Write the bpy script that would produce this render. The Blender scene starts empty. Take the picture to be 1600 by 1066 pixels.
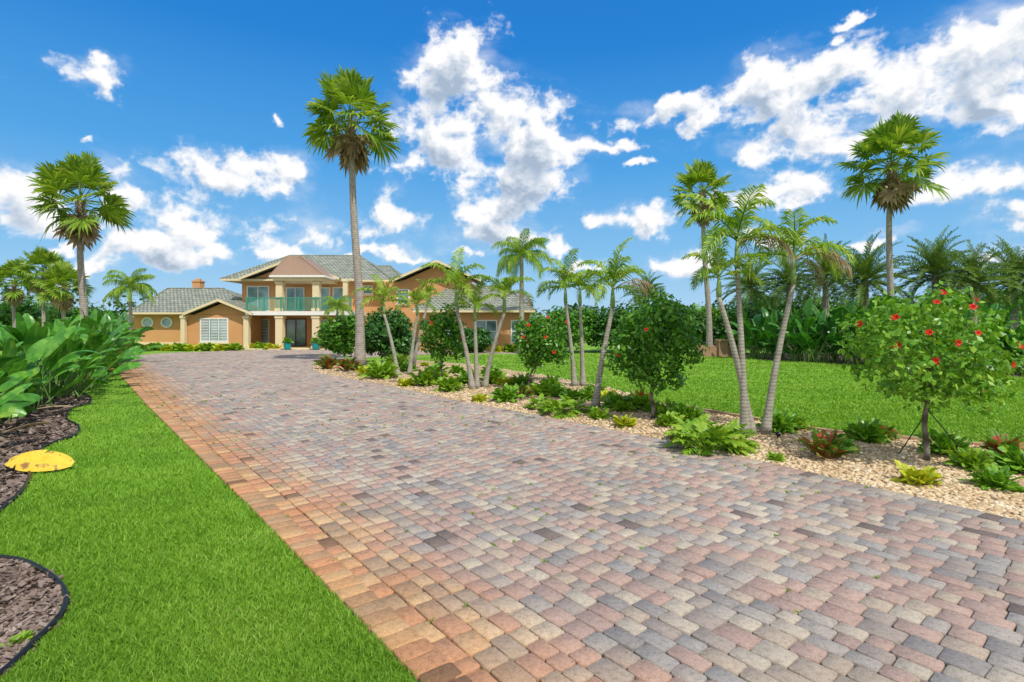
import bpy, math, random
import numpy as np
from mathutils import Vector
random.seed(7); rng=np.random.default_rng(7)
F=850.0; HY=507.0; H=2.0
S=bpy.context.scene; COL=S.collection
def G(px,py):
    Y=F*H/(py-HY); return ((px-800)/F*Y, Y)
def X(px,Y): return (px-800)/F*Y
def Z(py,Y): return H+(HY-py)/F*Y
# ---------------------------------------------------------------- materials
def newmat(name):
    m=bpy.data.materials.new(name); m.use_nodes=True; nt=m.node_tree; nt.nodes.clear()
    out=nt.nodes.new('ShaderNodeOutputMaterial'); return m,nt,out
def ramp(nt,fac,cols,pos=None):
    r=nt.nodes.new('ShaderNodeValToRGB'); e=r.color_ramp.elements
    n=len(cols); pos=pos or [i/(n-1) for i in range(n)]
    while len(e)<n: e.new(0.5)
    for i in range(n):
        e[i].position=pos[i]; e[i].color=(*cols[i],1)
    nt.links.new(fac,r.inputs[0]); return r.outputs[0]
def mixc(nt,fac,a,b,mode='MIX'):
    m=nt.nodes.new('ShaderNodeMix'); m.data_type='RGBA'; m.blend_type=mode
    for s,v in ((m.inputs[0],fac),(m.inputs[6],a),(m.inputs[7],b)):
        if hasattr(v,'links'): nt.links.new(v,s)
        elif isinstance(v,(int,float)): s.default_value=v
        else: s.default_value=(*v,1)
    return m.outputs[2]
def math_(nt,op,a,b=None,c=None,clamp=False):
    m=nt.nodes.new('ShaderNodeMath'); m.operation=op; m.use_clamp=clamp
    for i,v in enumerate((a,b,c)):
        if v is None: continue
        if hasattr(v,'links'): nt.links.new(v,m.inputs[i])
        else: m.inputs[i].default_value=v
    return m.outputs[0]
def noise(nt,scale,detail=4,rough=.55,vec=None):
    n=nt.nodes.new('ShaderNodeTexNoise'); n.inputs['Scale'].default_value=scale; n.inputs['Detail'].default_value=detail
    n.inputs['Roughness'].default_value=rough
    if vec is not None: nt.links.new(vec,n.inputs['Vector'])
    return n.outputs['Fac']
def geopos(nt): return nt.nodes.new('ShaderNodeNewGeometry').outputs['Position']
def bump(nt,h,strength,dist=.01):
    b=nt.nodes.new('ShaderNodeBump'); b.inputs['Strength'].default_value=strength; b.inputs['Distance'].default_value=dist
    nt.links.new(h,b.inputs['Height']); return b.outputs[0]
def princ(nt,out,col,rough=.8,normal=None,spec=.3,metal=0):
    p=nt.nodes.new('ShaderNodeBsdfPrincipled')
    if hasattr(col,'links'): nt.links.new(col,p.inputs['Base Color'])
    else: p.inputs['Base Color'].default_value=(*col,1)
    p.inputs['Roughness'].default_value=rough; p.inputs['Specular IOR Level'].default_value=spec; p.inputs['Metallic'].default_value=metal
    if normal is not None: nt.links.new(normal,p.inputs['Normal'])
    if out: nt.links.new(p.outputs[0],out.inputs[0])
    return p
def M_noise(name,cols,scale,rough=.85,bs=.4,bscale=None,bd=.01,detail=5,pos=None):
    m,nt,out=newmat(name); v=geopos(nt)
    c=ramp(nt,noise(nt,scale,detail,.6,v),cols,pos)
    nm=bump(nt,noise(nt,bscale or scale*3,4,.6,v),bs,bd) if bs else None
    princ(nt,out,c,rough,nm); return m
def M_leaf(name,cols,trans=.3,rough=.45,pos=None,big=2.0,wr=.62):
    m,nt,out=newmat(name)
    g=nt.nodes.new('ShaderNodeNewGeometry')
    f=math_(nt,'MULTIPLY_ADD',g.outputs['Random Per Island'],wr,math_(nt,'MULTIPLY',ramp(nt,noise(nt,big,3,.6,g.outputs['Position']),[(0,0,0),(1,1,1)],[.3,.7]),1-wr))
    c=ramp(nt,f,cols,pos)
    p=princ(nt,None,c,rough,None,.35)
    if trans<=0: nt.links.new(p.outputs[0],out.inputs[0]); return m
    t=nt.nodes.new('ShaderNodeBsdfTranslucent')
    tc=mixc(nt,1.0,c,(1.25,1.2,.5),'MULTIPLY'); nt.links.new(tc,t.inputs[0])
    mx=nt.nodes.new('ShaderNodeMixShader'); mx.inputs[0].default_value=trans
    nt.links.new(p.outputs[0],mx.inputs[1]); nt.links.new(t.outputs[0],mx.inputs[2]); nt.links.new(mx.outputs[0],out.inputs[0])
    return m
def M_flat(name,col,rough=.6,spec=.3,metal=0):
    m,nt,out=newmat(name); v=geopos(nt)
    c=mixc(nt,noise(nt,3,4,.6,v),tuple(x*.86 for x in col),tuple(min(1,x*1.08) for x in col))
    princ(nt,out,c,rough,None,spec,metal); return m
M={}
M['lawn']=M_noise('lawn_soil',[(.085,.19,.016),(.17,.34,.024),(.27,.43,.05)],.9,.95,.6,60,.03,9,[.3,.5,.72])
M['grass']=M_leaf('grass_blades',[(.10,.24,.018),(.19,.385,.026),(.29,.49,.05),(.46,.54,.17)],.4,.6,[0,.42,.78,1],.7,.6)
M['fan']=M_leaf('fan_leaf',[(.07,.15,.015),(.15,.28,.025),(.28,.42,.045),(.50,.50,.11)],.4,.4)
M['feather']=M_leaf('feather_leaf',[(.07,.19,.02),(.17,.34,.03),(.33,.48,.05),(.58,.56,.14)],.4)
M['date']=M_leaf('date_leaf',[(.07,.14,.03),(.14,.25,.045),(.24,.35,.07)],.3)
M['dead']=M_leaf('dead_leaf',[(.20,.13,.07),(.36,.26,.15),(.50,.40,.26)],.15,.9)
M['paddle']=M_leaf('paddle_leaf',[(.03,.14,.02),(.065,.24,.025),(.12,.34,.04),(.28,.46,.06)],.3,.3,None,1.5,.5)
M['paddledark']=M_leaf('paddle_leaf_dark',[(.025,.11,.018),(.05,.19,.025),(.11,.29,.04)],.28,.32,None,1,.5)
M['hib']=M_leaf('hibiscus_leaf',[(.02,.085,.01),(.06,.20,.017),(.12,.32,.025),(.24,.43,.04)],.3,.35,None,4)
M['hibl']=M_leaf('hibiscus_leaf_light',[(.035,.13,.01),(.11,.29,.02),(.21,.43,.035),(.38,.54,.06)],.3,.35,None,4)
M['shrub']=M_leaf('shrub_leaf',[(.014,.06,.01),(.04,.14,.02),(.08,.22,.025)],.2,.45,None,2)
M['yellow']=M_leaf('yellow_leaf',[(.22,.36,.02),(.50,.54,.03),(.66,.62,.06)],.35)
M['lime']=M_leaf('lime_leaf',[(.10,.26,.015),(.22,.41,.03),(.42,.54,.05)],.35)
M['red']=M_leaf('red_leaf',[(.09,.22,.03),(.14,.28,.03),(.38,.12,.04),(.50,.07,.05)],.3,.5,[0,.5,.66,1])
M['flower']=M_leaf('red_petal',[(.62,.012,.008),(.80,.03,.015)],.3,.5)
M['distant']=M_leaf('distant_leaf',[(.03,.07,.03),(.06,.13,.045),(.11,.19,.06)],.1,.7)
M['fallen']=M_noise('fallen_leaf',[(.60,.40,.03),(.68,.50,.05),(.30,.15,.05)],9,.6,.3,40,.01,5,[.3,.56,.66])
M['mulch']=M_noise('mulch',[(.04,.028,.022),(.11,.08,.06),(.22,.17,.14)],30,.95,1,60,.03)
M['chip']=M_leaf('bark_chip',[(.06,.04,.03),(.14,.10,.075),(.24,.18,.145),(.36,.29,.25)],0,.9)
M['stone']=M_leaf('bed_stone',[(.28,.18,.09),(.50,.36,.20),(.64,.50,.31),(.76,.68,.52)],0,.75)
M['hose']=M_flat('black_plastic',(.012,.013,.013),.4)
M['white']=M_flat('white_paint',(.78,.77,.72),.5)
M['cream']=M_flat('cream_trim',(.72,.60,.38),.7)
M['green']=M_flat('green_paint',(.06,.28,.19),.45)
M['teal']=M_flat('teal_glaze',(.01,.28,.30),.25)
M['wood']=M_flat('dark_wood',(.13,.05,.03),.4)
M['terra']=M_flat('edging_clay',(.46,.30,.18),.8)
M['stake']=M_flat('stake_metal',(.02,.03,.025),.6)
M['copper']=M_flat('copper_roof',(.30,.20,.135),.5,.35)
M['stucco']=M_noise('stucco',[(.53,.265,.11),(.59,.305,.13),(.64,.345,.155)],.8,.9,.25,60,.01)
M['brickwall']=M_noise('muted_wall',[(.28,.17,.10),(.38,.24,.15)],4,.9,.2,60,.01)
M['stem']=M_flat('green_stem',(.14,.26,.06),.5)
M['crownshaft']=M_flat('crownshaft_green',(.22,.33,.10),.45)
m,nt,out=newmat('glass'); v=geopos(nt)
c=ramp(nt,noise(nt,.9,3,.5,v),[(.05,.10,.11),(.18,.31,.33),(.34,.48,.50)],[.3,.52,.72]); princ(nt,out,c,.06,None,.9); M['glass']=m
def M_bark(name,cols,bands,ww=.4):
    m,nt,out=newmat(name); v=geopos(nt)
    w=nt.nodes.new('ShaderNodeTexWave'); w.bands_direction='Z'; w.inputs['Scale'].default_value=bands; w.inputs['Distortion'].default_value=2.5; w.inputs['Detail'].default_value=3
    w.inputs['Detail Scale'].default_value=2
    nt.links.new(v,w.inputs[0])
    f=math_(nt,'MULTIPLY_ADD',w.outputs['Fac'],ww,math_(nt,'MULTIPLY',noise(nt,6,6,.7,v),1-ww))
    princ(nt,out,ramp(nt,f,cols,[.3,.5,.7]),.9,bump(nt,f,.6,.03)); return m
M['bark']=M_bark('palm_bark',[(.18,.15,.12),(.31,.275,.235),(.42,.385,.34)],3.5,.2)
M['bark2']=M_bark('smooth_palm_bark',[(.20,.18,.14),(.32,.30,.245),(.42,.40,.34)],5,.16)
M['bark3']=M_bark('woody_bark',[(.08,.06,.045),(.17,.14,.11),(.27,.23,.19)],1,.3)
def M_roof(name,c1,c2,c3):
    m,nt,out=newmat(name); v=geopos(nt); sp=nt.nodes.new('ShaderNodeSeparateXYZ'); nt.links.new(v,sp.inputs[0])
    cb=nt.nodes.new('ShaderNodeCombineXYZ'); nt.links.new(math_(nt,'ADD',sp.outputs[0],sp.outputs[1]),cb.inputs[0]); nt.links.new(math_(nt,'MULTIPLY',sp.outputs[2],2.2),cb.inputs[1])
    b=nt.nodes.new('ShaderNodeTexBrick'); nt.links.new(cb.outputs[0],b.inputs[0]); b.inputs['Scale'].default_value=1
    b.inputs['Brick Width'].default_value=.33; b.inputs['Row Height'].default_value=.42; b.inputs['Mortar Size'].default_value=.035; b.inputs['Mortar Smooth'].default_value=.4
    b.inputs['Color1'].default_value=(*c1,1); b.inputs['Color2'].default_value=(*c2,1); b.inputs['Mortar'].default_value=(*c3,1)
    c=mixc(nt,.6,b.outputs[0],ramp(nt,noise(nt,1.6,6,.7,v),[(.5,.5,.5),(1.25,1.25,1.2)],[.3,.7]),'MULTIPLY')
    princ(nt,out,c,.75,bump(nt,math_(nt,'SUBTRACT',1,b.outputs['Fac']),.8,.04)); return m
M['roof']=M_roof('grey_tile',(.34,.365,.29),(.24,.265,.21),(.08,.09,.08))
def M_paver():
    m,nt,out=newmat('paver'); g=nt.nodes.new('ShaderNodeNewGeometry'); P=g.outputs['Position']; R=g.outputs['Random Per Island']
    c=ramp(nt,R,[(.355,.305,.265),(.44,.365,.285),(.40,.295,.25),(.44,.32,.265),(.345,.325,.30),(.475,.42,.335),(.285,.265,.25),(.42,.30,.25),(.385,.35,.31),(.19,.155,.14)],
           [0,.12,.24,.37,.5,.62,.74,.82,.9,.97])
    nt.nodes[-1].color_ramp.interpolation='CONSTANT'
    n1=noise(nt,26,6,.75,P); n2=noise(nt,.55,4,.6,P)
    c=mixc(nt,.8,c,ramp(nt,n1,[(.55,.55,.55),(1,1,1),(1.22,1.2,1.18)],[.3,.5,.72]),'MULTIPLY')
    c=mixc(nt,.5,c,ramp(nt,n2,[(.76,.76,.77),(1.12,1.10,1.08)],[.35,.65]),'MULTIPLY')
    d=nt.nodes.new('ShaderNodeVectorMath'); d.operation='DOT_PRODUCT'; nt.links.new(P,d.inputs[0]); d.inputs[1].default_value=(.785,.62,0)
    t=math_(nt,'SUBTRACT',d.outputs['Value'],1.46)
    t=math_(nt,'ADD',t,math_(nt,'MULTIPLY',math_(nt,'SUBTRACT',noise(nt,.8,5,.65,P),.5),1.5))
    mr=nt.nodes.new('ShaderNodeMapRange'); nt.links.new(t,mr.inputs[0]); mr.inputs[1].default_value=1.2; mr.inputs[2].default_value=.15; mr.inputs[3].default_value=0; mr.inputs[4].default_value=.9
    c=mixc(nt,mr.outputs[0],c,mixc(nt,1,c,(1.28,.86,.48),'MULTIPLY'))
    nb=noise(nt,150,3,.75,P)
    c=mixc(nt,.6,c,ramp(nt,nb,[(.55,.55,.55),(1.3,1.3,1.3)],[.35,.65]),'MULTIPLY')
    h=math_(nt,'ADD',math_(nt,'MULTIPLY',n1,1.0),math_(nt,'MULTIPLY',nb,.6))
    princ(nt,out,c,.92,bump(nt,h,.8,.009),.15); return m
M['paver']=M_paver()
M['joint']=M_noise('joint_sand',[(.06,.05,.04),(.13,.11,.09),(.06,.12,.02),(.18,.15,.11)],2.2,.95,.5,80,.01,7,[.3,.5,.60,.68])
# ---------------------------------------------------------------- mesh builder
class MB:
    def __init__(s): s.v=[]; s.f=[]
    def add(s,vs,fs):
        o=len(s.v); s.v.extend([tuple(p) for p in vs]); s.f.extend([tuple(i+o for i in f) for f in fs])
    def box(s,x0,x1,y0,y1,z0,z1):
        s.add([(x0,y0,z0),(x1,y0,z0),(x1,y1,z0),(x0,y1,z0),(x0,y0,z1),(x1,y0,z1),(x1,y1,z1),(x0,y1,z1)],
              [(0,3,2,1),(4,5,6,7),(0,1,5,4),(1,2,6,5),(2,3,7,6),(3,0,4,7)])
    def tube(s,pts,rad,n=10,cap=True):
        pts=[Vector(p) for p in pts]; o=len(s.v)
        for i,p in enumerate(pts):
            t=(pts[min(i+1,len(pts)-1)]-pts[max(i-1,0)]).normalized()
            a=t.cross(Vector((0,1,0.01))) if abs(t.y)<.9 else t.cross(Vector((1,0,0)))
            a.normalize(); b=t.cross(a)
            r=rad[i] if hasattr(rad,'__len__') else rad
            for k in range(n):
                q=2*math.pi*k/n; s.v.append(tuple(p+a*(r*math.cos(q))+b*(r*math.sin(q))))
        for i in range(len(pts)-1):
            for k in range(n):
                k2=(k+1)%n; s.f.append((o+i*n+k,o+i*n+k2,o+(i+1)*n+k2,o+(i+1)*n+k))
        if cap: s.f.append(tuple(o+(len(pts)-1)*n+k for k in range(n))); s.f.append(tuple(o+k for k in range(n))[::-1])
    def mesh(s,name,mat,smooth=False):
        me=bpy.data.meshes.new(name); me.from_pydata(s.v,[],s.f); me.materials.append(mat)
        if smooth: me.polygons.foreach_set('use_smooth',[True]*len(me.polygons))
        me.update(); return me
    def build(s,name,mat,parent=None,smooth=False,world=False):
        return link(name,s.mesh(name,mat,smooth),parent,world)
def link(name,me,parent=None,world=False):
    o=bpy.data.objects.new(name,me); COL.objects.link(o)
    if parent: 
        o.parent=parent
        if world and parent.type=='EMPTY': o.location=-parent.location
    return o
def npmesh(name,V,Fc,mat,smooth=False):
    me=bpy.data.meshes.new(name); k=Fc.shape[1]; me.vertices.add(len(V)); me.vertices.foreach_set('co',V.astype(np.float32).ravel())
    me.loops.add(Fc.size); me.loops.foreach_set('vertex_index',Fc.astype(np.int32).ravel())
    me.polygons.add(len(Fc)); me.polygons.foreach_set('loop_start',np.arange(0,Fc.size,k,dtype=np.int32))
    try: me.polygons.foreach_set('loop_total',np.full(len(Fc),k,dtype=np.int32))
    except Exception: pass
    me.materials.append(mat); me.update(calc_edges=True)
    if smooth: me.polygons.foreach_set('use_smooth',[True]*len(me.polygons))
    return me
def tag(o,label,cat,group=None):
    o['label']=label; o['category']=cat
    if group: o['group']=group
    return o
def thing(name,label,cat,loc=(0,0,0),rz=0,group=None):
    o=bpy.data.objects.new(name,None); COL.objects.link(o); o.location=loc; o.rotation_euler=(0,0,rz); o.empty_display_size=.2
    return tag(o,label,cat,group)
def kind(o,k): o['kind']=k; return o
def sheet(name,pts,z,mat):
    mb=MB(); mb.add([(x,y,z) for x,y in pts],[tuple(range(len(pts)))]); o=mb.build(name,mat); return o
def inside(P,poly):
    x,y=P[:,0],P[:,1]; c=np.zeros(len(P),bool); n=len(poly)
    for i in range(n):
        x1,y1=poly[i]; x2,y2=poly[(i+1)%n]
        if y1==y2: continue
        cond=((y1>y)!=(y2>y))&(x<(x2-x1)*(y-y1)/(y2-y1)+x1); c^=cond
    return c
def spline(pts,n=8):
    out=[]; P=[np.array(p,float) for p in pts]; P=[2*P[0]-P[1]]+P+[2*P[-1]-P[-2]]
    for i in range(1,len(P)-2):
        for k in range(n):
            t=k/n; a,b,c,d=P[i-1],P[i],P[i+1],P[i+2]
            out.append(tuple(.5*((2*b)+(-a+c)*t+(2*a-5*b+4*c-d)*t*t+(-a+3*b-3*c+d)*t**3)))
    out.append(tuple(P[-2])); return out
# ---------------------------------------------------------------- ground, driveway
kind(sheet('ground',[(-1500,-60),(1500,-60),(1500,1100),(-1500,1100)],0,M['lawn']),'structure')
leftE=[(4.5,-3.2)]+[G(*p) for p in [(650,1066),(400,805),(300,705),(230,635),(190,590)]]
rightE=[(10.6,-1.66)]+[G(*p) for p in [(1600,820),(1280,745),(1060,695),(860,655),(700,625),(600,603),(500,585)]]
rightE=rightE+[G(489,579),G(488,573),G(503,567),G(535,562),G(600,557),G(700,553),(0.5,37)]
back=[(0.5,40.2),(-12,41.2),(-15,42.4),(-19.5,42),(-24,37.5),(-23.5,33),(-19,26)]
drive=rightE+back+leftE[::-1]
kind(sheet('driveway_bed',drive,.006,M['joint']),'structure')
WEEDS=[]
def pavers():
    h=np.array((-.62,.785)); h/=np.linalg.norm(h); n=np.array((h[1],-h[0]))
    C=[];A=[];B=[];AX=[]
    t=-30.; 
    while t<30:
        s=-12+random.random()*.3; rw=random.choice([.14,.14,.17,.17,.19])
        while s<62:
            L=random.choice([.14,.18,.18,.22,.22,.25])
            C.append(h*(s+L/2)+n*(t+rw/2)); A.append(L/2); B.append(rw/2); AX.append(h); s+=L
        t+=rw
    C=np.array(C);A=np.array(A);B=np.array(B);AX=np.array(AX)
    k=(C[:,1]<44)&inside(C,drive); C,A,B,AX=C[k],A[k],B[k],AX[k]
    WEEDS.append(C+AX*A[:,None]+np.column_stack([-AX[:,1],AX[:,0]])*(B*rng.uniform(-1,1,len(B)))[:,None])
    def segdist(C,line):
        d=np.full(len(C),1e9)
        for a,b in zip(line[:-1],line[1:]):
            a=np.array(a);b=np.array(b);ab=b-a; tt=np.clip(((C-a)@ab)/(ab@ab),0,1); d=np.minimum(d,np.linalg.norm(C-(a+tt[:,None]*ab),axis=1))
        return d
    borders=[leftE+[(-19,26),(-23.5,33)],rightE]
    low=np.zeros(len(C))
    for bl in borders:
        k=segdist(C,bl)>.15; C,A,B,AX,low=C[k],A[k],B[k],AX[k],low[k]
        low=np.maximum(low,(segdist(C,bl)<.38)*.007)
    c2=[];a2=[];b2=[];x2=[]
    for bi,bl in enumerate(borders):
        for a,b in zip(bl[:-1],bl[1:]):
            a=np.array(a);b=np.array(b);ab=b-a; L=np.linalg.norm(ab); d=ab/L; nn=np.array((d[1],-d[0]))*(1 if bi==0 else -1)
            m=max(1,int(L/.15)); st=L/m
            for i in range(m):
                c2.append(a+d*(i+.5)*st+nn*.115); a2.append(.115); b2.append(st/2); x2.append(nn)
    C=np.vstack([C,c2]);A=np.r_[A,a2];B=np.r_[B,b2];AX=np.vstack([AX,x2]); low=np.r_[low,np.zeros(len(c2))]
    N=len(C); gap=.0038
    A=A-gap+rng.normal(0,.0013,N); B=B-gap+rng.normal(0,.0013,N); ang=rng.normal(0,.014,N)
    ca,sa=np.cos(ang),np.sin(ang); U=np.stack([AX[:,0]*ca-AX[:,1]*sa,AX[:,0]*sa+AX[:,1]*ca],1); W=np.stack([-U[:,1],U[:,0]],1)
    J=rng.normal(0,.0025,(N,8,2)); cj=.014*(.6+.8*rng.random((N,)))
    def ring(ins,z,cc):
        a=A-ins;b=B-ins; pts=[(a,b-cc),(a-cc,b),(-a+cc,b),(-a,b-cc),(-a,-b+cc),(-a+cc,-b),(a-cc,-b),(a,-b+cc)]
        out=[]
        for i,(p,q) in enumerate(pts):
            xy=C+U*(p+J[:,i,0])[:,None]+W*(q+J[:,i,1])[:,None]; out.append(np.column_stack([xy,z]))
        return np.stack(out,1)
    top=.036+rng.normal(0,.0014,N)-low
    V=np.concatenate([ring(0,np.full(N,.004),cj),ring(0,top-.005,cj),ring(.005,top,cj*.9)],1)
    Fq=[]
    for r in (0,8):
        for k in range(8): Fq.append((r+k,r+(k+1)%8,r+8+(k+1)%8,r+8+k))
    Fq+= [(16,17,18,19),(16,19,20,23),(20,21,22,23)]
    Fq=np.array(Fq); idx=(np.arange(N)*24)[:,None,None]+Fq[None]
    return npmesh('driveway',V.reshape(-1,3),idx.reshape(-1,4),M['paver']),N
me,N=pavers(); print('pavers',N); kind(link('driveway',me),'structure')
bedback=[G(*p) for p in [(505,573),(560,567),(640,562),(740,570),(850,587),(950,606),(1040,633),(1150,652),(1290,676),(1440,690),(1600,705)]]+[(14,6.5),(16,2)]
rockbed=[(10.6,-1.66)]+rightE[1:11]+bedback
kind(sheet('gravel_bed',rockbed,.010,M_noise('bed_soil',[(.26,.17,.09),(.46,.34,.20),(.62,.50,.34)],25,.9,1,40,.04)),'structure')
m1=[G(*p) for p in [(-60,872),(0,877),(40,884),(75,903),(98,925),(103,948),(90,975),(60,1005),(20,1045),(-10,1070),(-60,1110)]]
mul1=spline(m1,5)+[(-4.5,2.2),(-5,4.4)]
l2=[(-70,880),(0,802),(30,775),(45,752),(48,730),(70,700),(118,682),(122,668),(104,656),(112,640),(138,632),(140,622),(118,610),(140,595),(175,580),(182,568),(190,560)]
l2w=spline([G(*p) for p in l2],6)
mul2=l2w+[(-28,33),(-40,33),(-40,6),(-8,3)]
kind(sheet('mulch_bed',mul1,.008,M['mulch']),'structure'); kind(sheet('mulch_bed',mul2,.008,M['mulch']),'structure')
for k,(pts,lab) in enumerate([(m1,'black plastic edging looping round the nearest mulch patch in the lower left corner'),
                 ([G(*p) for p in l2[:-4]],'black plastic edging winding along the mulch bed under the big banana leaves')]):
    mb=MB(); w=spline(pts,10); mb.tube([(x,y,.035) for x,y in w],.02,8); tag(mb.build('garden_edging',M['hose'],None,True),lab,'edging','black edging around the left mulch beds')
mb=MB(); w=[np.array(p) for p in spline(bedback[6:11],8)]
for a,b in zip(w[:-1],w[1:]):
    d=(b-a)/np.linalg.norm(b-a); n=np.array((-d[1],d[0]))*.05; a=a+d*.01
    mb.add([(*(a-n),0),(*(b-n),0),(*(b+n),0),(*(a+n),0),(*(a-n),.07),(*(b-n),.07),(*(b+n),.07),(*(a+n),.07)],[(4,5,6,7),(0,1,5,4),(1,2,6,5),(2,3,7,6),(3,0,4,7)])
tag(mb.build('bed_edging',M['terra']),'clay coloured concrete edging between the stone bed and the right lawn','edging')
hedgebase=[G(*p) for p in [(1185,562),(1300,568),(1420,577),(1600,590),(1800,604)]]
kind(sheet('mulch_strip',hedgebase+[(38,28),(30,34),(16,38)],.008,M['mulch']),'structure')
# ---------------------------------------------------------------- stuff
def sample(n,ymin,ymax,pw,xr):
    u=rng.random(n); a=ymin**(1-pw); b=ymax**(1-pw); Y=(a+(b-a)*u)**(1/(1-pw)); Xc=(xr[0]+(xr[1]-xr[0])*rng.random(n))*Y
    return np.column_stack([Xc,Y])
def blades(P,hgt,wid,name):
    n=len(P); D=P[:,1]; h=hgt*(.45+1.1*rng.random(n)**1.5)*(1+D*.012); w=wid*(.6+.8*rng.random(n))*(.5+D*.17)
    az=rng.random(n)*6.283; lean=h*(.2+1.0*rng.random(n)); la=rng.random(n)*6.283
    b=np.column_stack([P,np.zeros(n)]); s=np.column_stack([np.cos(az)*w,np.sin(az)*w,np.zeros(n)])
    L=np.column_stack([np.cos(la)*lean,np.sin(la)*lean,h]); mid=b+L*np.array([.35,.35,.65]); tip=b+L
    V=np.stack([b-s,b+s,mid+s*.8,mid-s*.8,tip],1)
    i=(np.arange(n)*5)[:,None,None]; f3=np.array([[0,1,2],[0,2,3],[3,2,4]])[None]+i
    return npmesh(name,V.reshape(-1,3),f3.reshape(-1,3),M['grass'])
lawnL=[(-.54,3.04)]+leftE[2:]+[G(186,575)]+[G(*p) for p in l2[::-1][1:]]+[(-6,2.2),(3,-1.3)]
P=sample(330000,2.5,24,1.9,(-1.15,-.05)); k=inside(P,lawnL)&~inside(P,mul1)
kind(tag(link('grass',blades(P[k],.037,.003,'grass')),'short bright green turf on the strip left of the driveway','grass'),'stuff')
lawnR=bedback[2:11]+[(14,6.5),(40,12)]+hedgebase[::-1]+[(14,34),(4,36.5),G(700,556)]
P=sample(240000,7,37,1.9,(-.3,1.05)); k=inside(P,lawnR)
kind(tag(link('grass',blades(P[k],.036,.005,'grass')),'wide green turf of the open lawn right of the stone bed','grass'),'stuff')
# weeds in the joints
Wp=WEEDS[0]; cl=np.sin(Wp[:,0]*1.7+1)*np.sin(Wp[:,1]*1.3)+np.sin(Wp[:,0]*.6-Wp[:,1]*.9); Wp=Wp[(Wp[:,1]<16)&(rng.random(len(Wp))<np.clip(.05+.10*cl,.012,.3))]
Wp=np.repeat(Wp,16,0)+rng.normal(0,.011,(len(Wp)*16,2))
V0=blades(Wp,.022,.0032,'weeds'); V0.vertices.foreach_get('co',(_a:=np.empty(len(V0.vertices)*3,np.float32))); _a=_a.reshape(-1,3); _a[:,2]+=.026; V0.vertices.foreach_set('co',_a.ravel())
kind(tag(link('weeds',V0),'tiny green weed tufts growing in the joints between the driveway pavers','weeds'),'stuff')
def stones(P,size):
    n=len(P); ph=(1+5**.5)/2
    ico=np.array([(-1,ph,0),(1,ph,0),(-1,-ph,0),(1,-ph,0),(0,-1,ph),(0,1,ph),(0,-1,-ph),(0,1,-ph),(ph,0,-1),(ph,0,1),(-ph,0,-1),(-ph,0,1)])/1.9
    fc=np.array([(0,11,5),(0,5,1),(0,1,7),(0,7,10),(0,10,11),(1,5,9),(5,11,4),(11,10,2),(10,7,6),(7,1,8),(3,9,4),(3,4,2),(3,2,6),(3,6,8),(3,8,9),(4,9,5),(2,4,11),(6,2,10),(8,6,7),(9,8,1)])
    sc=size*(.5+.9*rng.random(n))*(1+P[:,1]*.03); sx=sc*(1+.5*rng.random(n)); sz=sc*.6
    V=ico[None]*(1+rng.normal(0,.13,(n,12,1))); V=V*np.stack([sx,sc,sz],1)[:,None,:]
    a=rng.random(n)*6.283; c,s=np.cos(a)[:,None],np.sin(a)[:,None]
    x=V[:,:,0]*c-V[:,:,1]*s; y=V[:,:,0]*s+V[:,:,1]*c
    V=np.stack([x+P[:,:1],y+P[:,1:2],V[:,:,2]+.012+(sz*.6*rng.random(n))[:,None]],2)
    idx=(np.arange(n)*12)[:,None,None]+fc[None]
    return npmesh('stone',V.reshape(-1,3),idx.reshape(-1,3),M['stone'])
P=sample(120000,4.2,27,1.75,(-.42,1.3)); k=inside(P,rockbed); P=P[k]
kind(tag(link('stones',stones(P[:26000],.021)),'pale tan river stones covering the planting bed right of the driveway','stones'),'stuff')
def chips(P):
    n=len(P); L=.026*(.4+1.3*rng.random(n))*(1+P[:,1]*.05); w=L*(.2+.25*rng.random(n)); a=rng.random(n)*6.283; tl=rng.normal(0,.3,n); tw=rng.normal(0,.4,n)
    u=np.column_stack([np.cos(a),np.sin(a),np.sin(tl)])*L[:,None]; v=np.column_stack([-np.sin(a),np.cos(a),np.sin(tw)])*w[:,None]
    c=np.column_stack([P,.014+.022*rng.random(n)]); V=np.stack([c-u-v*.6,c+u-v,c+u*.9+v,c-u*1.1+v],1)
    return npmesh('chips',V.reshape(-1,3),np.arange(n*4).reshape(-1,4),M['chip'])
P=sample(80000,2.5,18,1.8,(-1.3,-.6)); k=inside(P,mul1)|inside(P,mul2)
kind(tag(link('bark_chips',chips(P[k])),'brown bark chips covering the mulch beds at the left edge','bark mulch'),'stuff')
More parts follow.
